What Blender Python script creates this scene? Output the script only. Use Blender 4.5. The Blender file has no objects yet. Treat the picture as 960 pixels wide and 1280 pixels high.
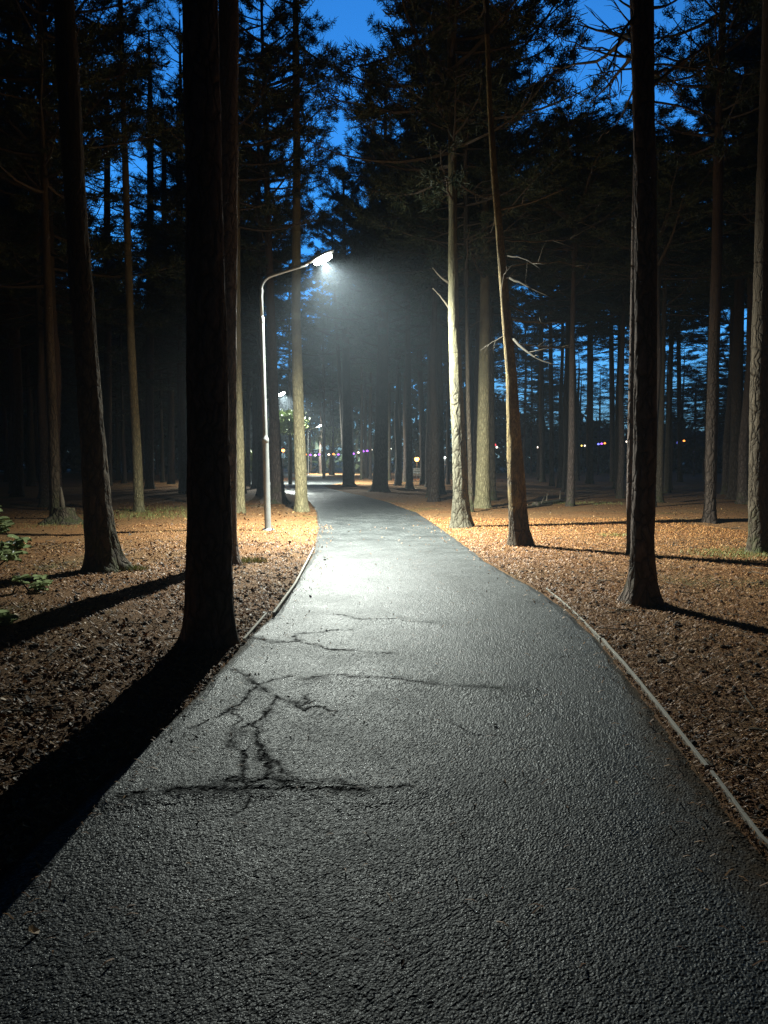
import bpy, math, random
import numpy as np
from mathutils import Vector, Matrix
R = math.radians
random.seed(7); RNG = np.random.default_rng(11)
scene = bpy.context.scene
COL = scene.collection

# ------------------------------------------------------------------ camera
CAMZ, PITCH, FPX = 1.6, R(4.0), 924.4
cam_d = bpy.data.cameras.new('camera'); cam = bpy.data.objects.new('camera', cam_d); COL.objects.link(cam)
cam_d.sensor_width = 36; cam_d.lens = 26; cam_d.clip_end = 2000; cam_d.clip_start = 0.05
cam.location = (0, 0, CAMZ); cam.rotation_euler = (R(90) - PITCH, 0, 0)
scene.camera = cam
_f = np.array((0, math.cos(PITCH), -math.sin(PITCH))); _u = np.array((0, math.sin(PITCH), math.cos(PITCH)))
def ray(px, py):
    return _f + (px - 480) / FPX * np.array((1., 0, 0)) + (640 - py) / FPX * _u
def ground(px, py, z=0.0):
    r = ray(px, py); t = (CAMZ - z) / -r[2]; p = r * t; return (p[0], p[1])
def at(px, py, Y):
    r = ray(px, py); t = Y / r[1]; return (r[0] * t, Y, CAMZ + r[2] * t)

# ------------------------------------------------------------------ noise
def vnoise(x, y, seed=0):
    x = np.asarray(x, float); y = np.asarray(y, float)
    xi = np.floor(x).astype(np.int64); yi = np.floor(y).astype(np.int64)
    fx = x - xi; fy = y - yi; fx = fx * fx * (3 - 2 * fx); fy = fy * fy * (3 - 2 * fy)
    def h(a, b):
        n = (a * 374761393 + b * 668265263 + seed * 974711) & 0xFFFFFFFF
        n = ((n ^ (n >> 13)) * 1274126177) & 0xFFFFFFFF
        return ((n ^ (n >> 16)) & 0xFFFF) / 65535.0
    return (h(xi, yi) * (1 - fx) + h(xi + 1, yi) * fx) * (1 - fy) + (h(xi, yi + 1) * (1 - fx) + h(xi + 1, yi + 1) * fx) * fy
def fbm(x, y, seed=0, o=3):
    s = 0; a = .5
    for k in range(o):
        s = s + a * vnoise(np.asarray(x) * 2 ** k, np.asarray(y) * 2 ** k, seed + k); a *= .5
    return s

# ------------------------------------------------------------------ mesh builder
class MB:
    def __init__(s): s.v = []; s.f = []; s.m = []; s.n = 0
    def add(s, v, f, mat=0):
        v = np.asarray(v, float).reshape(-1, 3)
        for q in f: s.f.append(tuple(int(i) + s.n for i in q))
        s.m += [mat] * len(f); s.v.append(v); s.n += len(v)
    def tube(s, pts, rad, seg=6, mat=0, cap=True, disp=None):
        pts = np.asarray(pts, float); n = len(pts)
        T = np.gradient(pts, axis=0); T /= np.linalg.norm(T, axis=1)[:, None] + 1e-9
        ref = np.array((0, 1., 0)) if abs(T[0][1]) < .8 else np.array((1., 0, 0))
        a = np.linspace(0, 2 * math.pi, seg, endpoint=False)
        V = np.zeros((n, seg, 3)); 
        for i in range(n):
            u = np.cross(ref, T[i]); u /= np.linalg.norm(u) + 1e-9; w = np.cross(T[i], u)
            r = rad[i] * (np.ones(seg) if disp is None else disp[i])
            V[i] = pts[i] + r[:, None] * (np.cos(a)[:, None] * u + np.sin(a)[:, None] * w)
        F = []
        for i in range(n - 1):
            for j in range(seg):
                k = (j + 1) % seg
                F.append((i * seg + j, i * seg + k, (i + 1) * seg + k, (i + 1) * seg + j))
        if cap: F.append(tuple(range(seg - 1, -1, -1))); F.append(tuple((n - 1) * seg + j for j in range(seg)))
        s.add(V, F, mat)
    def box(s, c, d, mat=0, rot=None):
        x, y, z = np.array(d) / 2
        V = np.array([(a * x, b * y, e * z) for e in (-1, 1) for b in (-1, 1) for a in (-1, 1)])
        if rot is not None: V = V @ np.array(rot).T
        s.add(V + np.array(c), [(0, 2, 3, 1), (4, 5, 7, 6), (0, 1, 5, 4), (2, 6, 7, 3), (0, 4, 6, 2), (1, 3, 7, 5)], mat)
    def lathe(s, prof, seg=16, c=(0, 0, 0), mat=0):
        a = np.linspace(0, 2 * math.pi, seg, endpoint=False); n = len(prof)
        V = [(c[0] + r * math.cos(t), c[1] + r * math.sin(t), c[2] + z) for r, z in prof for t in a]
        F = [(i * seg + j, i * seg + (j + 1) % seg, (i + 1) * seg + (j + 1) % seg, (i + 1) * seg + j) for i in range(n - 1) for j in range(seg)]
        s.add(V, F, mat)
    def mesh(s, name, mats, smooth=True):
        me = bpy.data.meshes.new(name)
        me.from_pydata(np.concatenate(s.v).tolist() if s.v else [], [], s.f)
        for m in (mats if isinstance(mats, (list, tuple)) else [mats]): me.materials.append(m)
        me.polygons.foreach_set('material_index', s.m)
        me.polygons.foreach_set('use_smooth', [smooth] * len(s.f)); me.update()
        return me
def fast_mesh(name, V, F, mats, mi=None, smooth=False):
    """V (n,3), F (m,k) all faces with k corners"""
    me = bpy.data.meshes.new(name); k = F.shape[1]
    me.vertices.add(len(V)); me.vertices.foreach_set('co', V.astype(np.float32).ravel())
    me.loops.add(F.size); me.loops.foreach_set('vertex_index', F.astype(np.int32).ravel())
    me.polygons.add(len(F)); me.polygons.foreach_set('loop_start', np.arange(0, F.size, k, dtype=np.int32))
    for m in (mats if isinstance(mats, (list, tuple)) else [mats]): me.materials.append(m)
    if mi is not None: me.polygons.foreach_set('material_index', mi.astype(np.int32))
    me.polygons.foreach_set('use_smooth', np.full(len(F), smooth)); me.update(calc_edges=True); me.validate()
    return me
def link(name, data, parent=None, loc=(0, 0, 0)):
    o = bpy.data.objects.new(name, data); COL.objects.link(o); o.location = loc
    if parent: o.parent = parent
    return o
def tag(o, label=None, cat=None, group=None, kind=None):
    if label: o['label'] = label
    if cat: o['category'] = cat
    if group: o['group'] = group
    if kind: o['kind'] = kind
    return o
def thing(name, loc, label, cat, group=None, rz=0):
    o = link(name, None, None, loc); o.rotation_euler.z = rz; o.empty_display_size = .2
    return tag(o, label, cat, group)

# ------------------------------------------------------------------ materials
def mat(name):
    m = bpy.data.materials.new(name); m.use_nodes = True; nt = m.node_tree
    return m, nt, nt.nodes['Principled BSDF']
class NT:
    def __init__(s, nt): s.t = nt
    def n(s, typ, **kw):
        nd = s.t.nodes.new(typ)
        for k, v in kw.items():
            if k.startswith('i_'):
                key = k[2:].replace('_', ' '); nd.inputs[key].default_value = v
            else: setattr(nd, k, v)
        return nd
    def l(s, a, b): s.t.links.new(a, b)
    def ramp(s, src, stops, interp='LINEAR'):
        r = s.n('ShaderNodeValToRGB'); r.color_ramp.interpolation = interp
        e = r.color_ramp.elements
        while len(e) < len(stops): e.new(.5)
        for q, (p, c) in zip(e, stops):
            q.position = p; q.color = (c, c, c, 1) if not hasattr(c, '__len__') else (*c, 1)
        s.l(src, r.inputs[0]); return r.outputs[0]
    def noise(s, vec, scale, detail=3, rough=.5):
        n = s.n('ShaderNodeTexNoise'); n.inputs['Scale'].default_value = scale; n.inputs['Detail'].default_value = detail
        n.inputs['Roughness'].default_value = rough; s.l(vec, n.inputs['Vector']); return n.outputs['Fac']
    def voro(s, vec, scale, feature='F1', out='Distance'):
        n = s.n('ShaderNodeTexVoronoi'); n.feature = feature; n.inputs['Scale'].default_value = scale
        s.l(vec, n.inputs['Vector']); return n.outputs[out]
    def mix(s, fac, a, b, mode='MIX'):
        m = s.n('ShaderNodeMix', data_type='RGBA', blend_type=mode)
        for i, v in ((0, fac), (6, a), (7, b)):
            if hasattr(v, 'is_output'): s.l(v, m.inputs[i])
            elif i == 0: m.inputs[0].default_value = v
            else: m.inputs[i].default_value = (*v, 1) if len(v) == 3 else v
        return m.outputs[2]
    def math(s, op, a, b=0.0, clamp=False):
        m = s.n('ShaderNodeMath', operation=op); m.use_clamp = clamp
        for i, v in ((0, a), (1, b)):
            if hasattr(v, 'is_output'): s.l(v, m.inputs[i])
            else: m.inputs[i].default_value = v
        return m.outputs[0]
    def bump(s, h, dist, strength=1.0, normal=None):
        b = s.n('ShaderNodeBump'); b.inputs['Distance'].default_value = dist; b.inputs['Strength'].default_value = strength
        s.l(h, b.inputs['Height'])
        if normal is not None: s.l(normal, b.inputs['Normal'])
        return b.outputs[0]
    def mapping(s, vec, scale):
        m = s.n('ShaderNodeMapping'); m.inputs['Scale'].default_value = scale; s.l(vec, m.inputs[0]); return m.outputs[0]
def plain(name, col, rough=.6, metal=0., noise=None):
    m, nt, b = mat(name); N = NT(nt)
    b.inputs['Roughness'].default_value = rough; b.inputs['Metallic'].default_value = metal
    co = N.n('ShaderNodeTexCoord').outputs['Object']
    f = N.noise(co, noise or 12, 4)
    N.l(N.mix(f, tuple(c * .7 for c in col), tuple(min(1, c * 1.3) for c in col)), b.inputs['Base Color'])
    return m
def emit(name, col, strength):
    m, nt, b = mat(name)
    b.inputs['Base Color'].default_value = (*[c * .5 for c in col], 1)
    b.inputs['Emission Color'].default_value = (*col, 1); b.inputs['Emission Strength'].default_value = strength
    m.cycles.emission_sampling = 'NONE'
    return m

def bark(name, low, high, plate=7.0, z0=2.5, z1=6.5, moss=.0, fissure=1.0):
    m, nt, b = mat(name); N = NT(nt)
    tc = N.n('ShaderNodeTexCoord').outputs['Object']
    oi = N.n('ShaderNodeObjectInfo').outputs['Random']
    sh = N.n('ShaderNodeVectorMath', operation='ADD'); N.l(tc, sh.inputs[0])
    cx = N.n('ShaderNodeCombineXYZ'); N.l(N.math('MULTIPLY', oi, 37.0), cx.inputs[2]); N.l(cx.outputs[0], sh.inputs[1])
    co = sh.outputs[0]
    wob = N.n('ShaderNodeTexNoise'); wob.inputs['Scale'].default_value = 5; wob.inputs['Detail'].default_value = 3; N.l(co, wob.inputs['Vector'])
    wv = N.n('ShaderNodeVectorMath', operation='MULTIPLY_ADD'); N.l(wob.outputs['Color'], wv.inputs[0]); wv.inputs[1].default_value = (.16, .16, .16); N.l(co, wv.inputs[2])
    st = N.mapping(wv.outputs[0], (1, 1, .28))
    edge = N.voro(st, plate * 1.6, 'DISTANCE_TO_EDGE')
    cells = N.voro(st, plate * 1.6, 'F1', 'Color')
    fis = N.ramp(edge, [(0, 0.), (.10, .55), (.3, 1.)])
    fine = N.noise(N.mapping(co, (1, 1, .35)), 55, 5, .65)
    big = N.noise(co, 2.2, 3)
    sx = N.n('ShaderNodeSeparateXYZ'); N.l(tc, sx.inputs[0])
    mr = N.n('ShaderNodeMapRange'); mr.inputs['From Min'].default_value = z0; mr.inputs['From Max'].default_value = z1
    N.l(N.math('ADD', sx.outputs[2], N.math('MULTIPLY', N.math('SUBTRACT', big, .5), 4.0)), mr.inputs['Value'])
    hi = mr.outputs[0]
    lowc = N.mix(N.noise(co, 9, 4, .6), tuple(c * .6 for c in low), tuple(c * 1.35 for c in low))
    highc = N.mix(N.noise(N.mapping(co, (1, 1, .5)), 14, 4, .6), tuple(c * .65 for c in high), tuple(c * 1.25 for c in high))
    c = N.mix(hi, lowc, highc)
    fs = N.math('ADD', N.math('ADD', N.math('MULTIPLY', fis, fissure), 1.0 - fissure), N.math('MULTIPLY', hi, .7), True)     # the upper bark has no deep fissures
    dark = N.mix(fs, (.30, .27, .24), (1, 1, 1)); c = N.mix(1.0, c, dark, 'MULTIPLY')
    c = N.mix(N.ramp(fine, [(.35, .0), (.62, .6)]), c, tuple(x * .4 for x in low))
    c = N.mix(N.ramp(N.noise(N.mapping(co, (1, 1, .4)), 4.5, 5, .6), [(.48, 0.), (.62, .55)]), c, tuple(x * .5 for x in low))
    if moss > 0:
        mz = N.n('ShaderNodeMapRange'); mz.inputs['From Min'].default_value = .9; mz.inputs['From Max'].default_value = 0.0; N.l(sx.outputs[2], mz.inputs['Value'])
        mk = N.math('MULTIPLY', mz.outputs[0], N.ramp(N.noise(co, 6, 4), [(.4, 0.), (.6, moss)]))
        c = N.mix(mk, c, (.055, .075, .02))
    N.l(c, b.inputs['Base Color']); b.inputs['Roughness'].default_value = .88; b.inputs['Specular IOR Level'].default_value = .25
    h = N.math('ADD', N.math('MULTIPLY', fs, .7), N.math('MULTIPLY', fine, .35))
    N.l(N.bump(h, .03, 1.0), b.inputs['Normal'])
    return m
BARK_GREY = bark('bark_grey', (.12, .092, .062), (.075, .055, .035), moss=.6)  # darker upper tone paints the unlit trunk above the lamp
BARK_NEAR = bark('bark_near', (.25, .185, .155), (.10, .07, .055), moss=.3, z0=5, z1=9)  # upper bark coloured darker in place of shade
BARK_PALE = bark('bark_pale', (.36, .31, .175), (.10, .083, .05), plate=8, moss=.3, fissure=.75, z0=3.6, z1=6.0)  # dark upper tone stands in for the canopy's shade
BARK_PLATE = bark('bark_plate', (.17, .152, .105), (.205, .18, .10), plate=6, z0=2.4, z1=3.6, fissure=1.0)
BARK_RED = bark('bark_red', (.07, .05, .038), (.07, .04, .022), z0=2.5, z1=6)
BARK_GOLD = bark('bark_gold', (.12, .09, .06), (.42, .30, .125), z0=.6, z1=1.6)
BARK_DARK = bark('bark_dark', (.13, .095, .08), (.09, .06, .042), moss=.5)  # upper colour lowered to imitate missing light up there

def needles_mat():
    m, nt, b = mat('needles'); N = NT(nt)
    g = N.n('ShaderNodeNewGeometry')
    c = N.ramp(g.outputs['Random Per Island'], [(0, (.014, .028, .014)), (.6, (.024, .042, .018)), (1, (.042, .058, .025))])
    N.l(c, b.inputs['Base Color']); b.inputs['Roughness'].default_value = .6
    return m
NEEDLES = needles_mat()
TWIG = plain('twig_bark', (.045, .036, .027), .9)
DEADWOOD = plain('dead_wood', (.11, .088, .06), .9, noise=20)
STEEL = plain('galvanised_steel', (.42, .43, .42), .42, .55, noise=6)
DARKMETAL = plain('dark_metal', (.05, .05, .05), .5, .4)
LENS = emit('lamp_lens', (.93, 1., .93), 45.0)
FARLENS = emit('far_lamp_lens', (.95, 1., .95), 120.0)

# ------------------------------------------------------------------ path data
PD = np.array([-30, -6, 0, 2, 3, 4, 5, 6.5, 7.8, 9, 11.8, 12.9, 17.4, 22.7, 29, 34, 40, 46, 52, 60, 75, 95.])
PL = np.array([-1.9, -1.8, -1.75, -1.62, -1.48, -1.38, -1.30, -1.25, -1.16, -1.18, -1.22, -1.25, -1.58, -2.1, -2.95, -4.1, -6.2, -8.6, -10.4, -12.5, -15, -22])
PR = np.array([1.75, 1.7, 1.62, 1.60, 1.56, 1.66, 1.78, 1.93, 1.97, 1.93, 1.62, 1.60, 1.36, 1.02, .05, -1.1, -2.6, -3.7, -3.0, -2.2, -6, -14])
def pl(y): return np.interp(y, PD, PL)
def pr(y): return np.interp(y, PD, PR)

# cracks and lifted roots in the asphalt, read off the picture as ground points
CR_PX = [
    [(385, 851), (430, 848), (470, 850), (520, 856), (570, 861), (625, 864)],
    [(290, 838), (310, 852), (325, 860), (345, 874), (340, 890), (322, 905), (316, 925), (322, 945), (335, 955), (333, 975)],
    [(345, 874), (368, 880), (380, 890), (400, 886), (425, 893)],
    [(325, 860), (305, 875), (290, 888), (270, 900), (250, 910)],
    [(325, 860), (345, 852), (365, 846)],
    [(322, 905), (300, 915), (288, 930), (302, 945), (308, 962), (305, 980)],
    [(145, 1000), (190, 996), (225, 990), (262, 992), (300, 982), (345, 980), (400, 984), (450, 990), (510, 992)],
    [(262, 992), (330, 990), (400, 994), (455, 996)],
    [(310, 800), (345, 806), (375, 805), (400, 812), (440, 817), (490, 820)],
    [(375, 805), (365, 795), (400, 790), (440, 788)],
    [(330, 945), (350, 968), (380, 978)], [(305, 980), (312, 1000), (298, 1020)],
    [(420, 770), (450, 776), (490, 776), (540, 780)],
    [(385, 870), (378, 884), (392, 878)], [(290, 888), (300, 905), (290, 920)],
    [(690, 826), (720, 818), (745, 822)],
    [(560, 905), (600, 920), (640, 917)],
]
CR_W = [.016, .013, .010, .009, .007, .010, .016, .010, .012, .010, .008, .007, .010, .006, .006, .004, .003]
RIDGE = [(0, .015), (6, .018), (8, .012), (1, .008), (12, .014)]
def dist_poly(X, Y, poly):
    d = np.full(X.shape, 9.0)
    for (ax, ay), (bx, by) in zip(poly[:-1], poly[1:]):
        vx, vy = bx - ax, by - ay; L = vx * vx + vy * vy + 1e-12
        t = np.clip(((X - ax) * vx + (Y - ay) * vy) / L, 0, 1)
        d = np.minimum(d, np.hypot(X - ax - t * vx, Y - ay - t * vy))
    return d
CRACKS = [[ground(*p) for p in c] for c in CR_PX]

def undul(X, Y):
    """slow waves of the asphalt"""
    return (fbm(X * .9, Y * .55, 5) - .45) * .03

# ------------------------------------------------------------------ asphalt
def build_path():
    ys = [-30., -15, -6, -2, 0, .8, 1.4]; y = 1.7
    while y < 95: ys.append(y); y += max(.0085, .0031 * y) if y < 40 else 1.0
    ys = np.array(ys); nx = 420
    u = np.linspace(0, 1, nx)
    L, Rr = pl(ys) - .0, pr(ys)
    X = L[:, None] * (1 - u) + Rr[:, None] * u; Y = np.repeat(ys[:, None], nx, 1)
    rj = RNG.random(X.shape)
    near = np.clip(1.25 - (Y - 3) / 7, 0.28, 1) * (Y > 1.5)
    # aggregate: jittered stones
    X2 = X + (RNG.random(X.shape) - .5) * .005 * near; Y2 = Y + (RNG.random(X.shape) - .5) * .006 * near
    Z = .012 + undul(X, Y) + (rj - .5) * .0038 * near + (vnoise(X * 70, Y * 60, 9) - .5) * .0014 * near * (.35 + 1.3 * fbm(X * 3, Y * 2.2, 14)) + (vnoise(X * 22, Y * 16, 19) - .5) * .002
    crack = np.zeros(X.shape)
    wx = X + (vnoise(X * 9, Y * 9, 31) - .5) * .05 + (vnoise(X * 34, Y * 34, 32) - .5) * .028
    wy = Y + (vnoise(X * 9, Y * 9, 41) - .5) * .08 + (vnoise(X * 34, Y * 34, 42) - .5) * .05
    sel = (Y > 2.2) & (Y < 11)
    for i, c in enumerate(CRACKS):
        d = dist_poly(wx[sel], wy[sel], c); w = CR_W[i] * (.5 + 1.1 * vnoise(X[sel] * 5, Y[sel] * 5, 77 + i))
        cr = np.clip(1.2 - d / (w * .95), 0, 1) * np.clip(vnoise(X[sel] * 12, Y[sel] * 12, 12 + i) * 2.4 - .2, .3, 1); stain = np.clip(1 - d / (w * 5), 0, 1) ** 1.3 * .5
        crack[sel] = np.maximum(crack[sel], np.maximum(cr, stain * vnoise(X[sel] * 14, Y[sel] * 14, 3) * 1.6))
        Z[sel] -= cr * .005
    for i, a in RIDGE:
        d = dist_poly(wx[sel], wy[sel], CRACKS[i]); Z[sel] += a * np.exp(-(d / .16) ** 2)
    eL = X - L[:, None]; eR = Rr[:, None] - X
    edge = np.minimum(eL, eR)
    # crumbling edge
    Z -= np.clip(1 - edge / (.05 + .10 * vnoise(X * 4, Y * 3, 55)), 0, 1) * .03
    # dirt washed over the right margin beside the kerb and a little on the left
    dw = np.where(eR < eL, np.interp(Y, [0, 3, 4.2, 5.5, 6.5, 9, 30], [.42, .36, .26, .10, .05, .05, .06]), np.interp(Y, [0, 5, 6, 8, 30], [.05, .06, .10, .05, .06]))
    dirt = np.clip(1.2 - edge / (dw * (.55 + .9 * fbm(X * 5, Y * 5, 61))), 0, 1)
    V = np.stack([X2, Y2, Z], -1).reshape(-1, 3)
    ny = len(ys); a = (np.arange(ny - 1)[:, None] * nx + np.arange(nx - 1)).ravel()
    F = np.stack([a, a + 1, a + nx + 1, a + nx], 1)
    m, nt, b = mat('asphalt'); N = NT(nt)
    co = N.n('ShaderNodeTexCoord').outputs['Object']
    at_c = N.n('ShaderNodeAttribute'); at_c.attribute_name = 'crack'
    at_d = N.n('ShaderNodeAttribute'); at_d.attribute_name = 'dirt'
    cells = N.voro(co, 120, 'F1', 'Color')
    sep = N.n('ShaderNodeSeparateColor'); N.l(cells, sep.inputs[0])
    stone = N.ramp(sep.outputs[0], [(0, (.012, .0135, .0135)), (.45, (.026, .029, .029)), (.8, (.055, .06, .06)), (1, (.19, .195, .19))])
    patch = N.noise(co, 1.6, 4, .6)
    c = N.mix(1.0, stone, N.ramp(patch, [(.3, .60), (.7, 1.35)]), 'MULTIPLY')
    c = N.mix(N.ramp(at_c.outputs['Fac'], [(0, 0.), (1, .74)]), c, (.012, .012, .011))
    dirtc = N.mix(N.noise(co, 60, 4, .7), (.05, .036, .023), (.15, .105, .065))
    df = N.math('MULTIPLY', at_d.outputs['Fac'], N.ramp(N.noise(co, 14, 4, .7), [(.3, .35), (.6, 1.)]))
    c = N.mix(df, c, dirtc)
    N.l(c, b.inputs['Base Color'])
    rg = N.math('ADD', N.ramp(sep.outputs[1], [(0, .40), (1, .62)]), N.math('MULTIPLY', N.math('MAXIMUM', df, at_c.outputs['Fac']), .4))
    rg = N.math('ADD', rg, N.math('MULTIPLY', N.math('SUBTRACT', patch, .5), .4))
    N.l(rg, b.inputs['Roughness']); N.l(N.math('MULTIPLY', N.math('SUBTRACT', 1.0, N.math('MAXIMUM', at_c.outputs['Fac'], N.math('MULTIPLY', df, .7))), .37), b.inputs['Specular IOR Level'])
    e = N.voro(co, 120, 'F1'); fine = N.noise(co, 260, 2)
    N.l(N.bump(N.math('ADD', N.math('MULTIPLY', e, -1.0), N.math('MULTIPLY', fine, .35)),   .005, .55), b.inputs['Normal'])
    me = fast_mesh('path', V, F, m)
    for nm, arr in (('crack', crack), ('dirt', dirt)):
        at_ = me.attributes.new(nm, 'FLOAT', 'POINT'); at_.data.foreach_set('value', arr.astype(np.float32).ravel())
    tag(link('path', me), 'worn dark asphalt footpath with root cracks running into the wood', kind='structure')
build_path()

# ------------------------------------------------------------------ forest floor
def gz(x, y):
    x = np.asarray(x, float); y = np.asarray(y, float)
    L, Rr = pl(y), pr(y)
    out = np.maximum(L - x, x - Rr)          # metres outside the asphalt
    base = .012 + np.clip(out, -.05, .6) * .05 + (fbm(x * .45, y * .45, 21) - .45) * .16 * np.clip(out / 2.5, 0, 1) + (fbm(x * 3, y * 3, 22) - .45) * .035 * np.clip(out / .3, 0.1, 1)
    return np.where(out < -.02, np.maximum(base - .02 - (-out) * 1.2, -.12), base)
def build_ground():
    xs = np.concatenate([-np.geomspace(400, 9.2, 26), np.arange(-9, 9.001, .045), np.geomspace(9.2, 400, 26)])
    ys = [-400., -200, -100, -50, -25, -12, -5, -2, 0, 1.2]; y = 1.8
    while y < 60: ys.append(y); y += max(.03, .0065 * y)
    ys = np.array(ys + list(np.geomspace(61, 900, 40)))
    X, Y = np.meshgrid(xs, ys)
    Z = gz(X, Y) + (RNG.random(X.shape) - .5) * .012 * (np.abs(X) < 9) * (Y > 1) * (Y < 40)
    nx = len(xs); ny = len(ys)
    V = np.stack([X, Y, Z], -1).reshape(-1, 3)
    a = (np.arange(ny - 1)[:, None] * nx + np.arange(nx - 1)).ravel(); F = np.stack([a, a + 1, a + nx + 1, a + nx], 1)
    m, nt, b = mat('forest_floor'); N = NT(nt)
    co = N.n('ShaderNodeTexCoord').outputs['Object']
    fine = N.noise(co, 70, 5, .7); med = N.noise(co, 18, 4, .65); big = N.noise(co, .55, 4, .6)
    st1 = N.noise(N.mapping(co, (1, .18, 1)), 120, 2); st2 = N.noise(N.mapping(co, (.18, 1, 1)), 120, 2)
    needle = N.math('MAXIMUM', st1, st2)
    c = N.ramp(fine, [(.25, (0.077, 0.0306, 0.0095)), (.5, (.225, .104, .037)), (.75, (.40, .20, .078))])
    c = N.mix(N.ramp(needle, [(.55, 0.), (.68, .7)]), c, (0.515, 0.2380, 0.0748))
    c = N.mix(N.ramp(med, [(.55, 0.), (.68, .85)]), c, (0.046, 0.0255, 0.0122))
    c = N.mix(N.ramp(big, [(.44, 0.), (.60, .7)]), c, (0.227, 0.1275, 0.0510))
    sx = N.n('ShaderNodeSeparateXYZ'); N.l(co, sx.inputs[0])
    mossm = N.math('MULTIPLY', N.ramp(N.noise(co, .33, 3), [(.60, 0.), (.68, .75)]), N.ramp(N.noise(co, 22, 3), [(.4, 0.), (.55, 1.)]))
    c = N.mix(mossm, c, (.085, .10, .025))
    N.l(c, b.inputs['Base Color']); b.inputs['Roughness'].default_value = .85; b.inputs['Specular IOR Level'].default_value = .3
    h = N.math('ADD', fine, N.math('MULTIPLY', needle, .6))
    N.l(N.bump(h, .03, 1.0), b.inputs['Normal'])
    tag(link('ground', fast_mesh('ground', V, F, m, smooth=True)), 'forest floor of brown pine needles', kind='structure')
build_ground()

def scatter_points(n, dmin, dmax, lateral, side=None, power=1.0):
    """points beside the path, denser near the viewer"""
    out = []
    k = 0
    while k < n:
        t = RNG.random(n); y = dmin * (dmax / dmin) ** (t ** power)
        s = np.where(RNG.random(n) < .5, -1, 1) if side is None else np.full(n, side)
        o = RNG.random(n) ** 1.15 * lateral - .04
        x = np.where(s < 0, pl(y) - o, pr(y) + o)
        keep = np.abs(x) < y * .60 + .5
        out.append(np.stack([x, y], 1)[keep]); k += keep.sum()
    return np.concatenate(out)[:n]

def path_bits(n):
    """strays blown on to the asphalt, most of them near its edges"""
    y = 2.2 * (18 / 2.2) ** RNG.random(n); q = RNG.random(n); q = np.where(RNG.random(n) < .75, np.where(q < .5, q ** 2 * .5, 1 - (1 - q) ** 2 * .5), q)
    return np.stack([pl(y) + (pr(y) - pl(y)) * q, y], 1)
def build_leaves():
    P = np.concatenate([scatter_points(26000, 2.2, 14, 5.5, -1), scatter_points(17000, 2.2, 15, 7.0, 1)])
    P = np.concatenate([P, scatter_points(3500, 12, 27, 9, -1), scatter_points(4500, 12, 27, 10, 1), path_bits(170)])
    P = P[vnoise(P[:, 0] * 2.2, P[:, 1] * 2.2, 91) > RNG.random(len(P)) * .6]
    n = len(P); z = gz(P[:, 0], P[:, 1]); onp = (P[:, 0] > pl(P[:, 1]) + .05) & (P[:, 0] < pr(P[:, 1]) - .05); z = np.where(onp, .014 + undul(P[:, 0], P[:, 1]), z)
    a = RNG.random(n) * 6.283; L = (.011 + .017 * RNG.random(n) ** 1.8) * np.where(P[:, 0] > 0, .62, 1.0) * np.clip(P[:, 1] / 11, 1, 1.9); W = L * (.35 + .35 * RNG.random(n))
    curl = (RNG.random(n) * .9 + .05) * L; tiltx = RNG.normal(0, .35, n); tilty = RNG.normal(0, .35, n)
    base = np.array([(-1, 0, 0), (-.25, -1, .0), (.45, -.8, 0), (1, 0, 0), (.45, .8, 0), (-.25, 1, 0), (.1, 0, 0)])
    x = base[None, :, 0] * L[:, None]; yv = base[None, :, 1] * W[:, None]
    zz = np.abs(base[None, :, 1]) * curl[:, None] * .55 + (base[None, :, 0] ** 2) * curl[:, None] * .35 + x * tiltx[:, None] + yv * tilty[:, None]
    zz -= zz.min(1)[:, None] + 0.004
    ca, sa = np.cos(a)[:, None], np.sin(a)[:, None]
    V = np.stack([P[:, :1] + x * ca - yv * sa, P[:, 1:] + x * sa + yv * ca, z[:, None] + zz + .004], -1).reshape(-1, 3)
    tri = np.array([(0, 1, 6), (1, 2, 6), (2, 3, 6), (3, 4, 6), (4, 5, 6), (5, 0, 6)])
    F = (np.arange(n)[:, None, None] * 7 + tri).reshape(-1, 3)
    m, nt, b = mat('dry_leaf'); N = NT(nt)
    g = N.n('ShaderNodeNewGeometry')
    c = N.ramp(g.outputs['Random Per Island'], [(0, (0.031, 0.0145, 0.0054)), (.35, (0.103, 0.0425, 0.0136)), (.6, (0.268, 0.1275, 0.0408)), (.85, (0.412, 0.2082, 0.0714)), (1, (0.536, 0.3230, 0.1360))])
    N.l(c, b.inputs['Base Color']); b.inputs['Roughness'].default_value = .6
    tag(link('fallen_leaves', fast_mesh('fallen_leaves', V, F, m)), 'dry brown leaves strewn over the forest floor', 'leaves', kind='stuff')
build_leaves()
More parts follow.
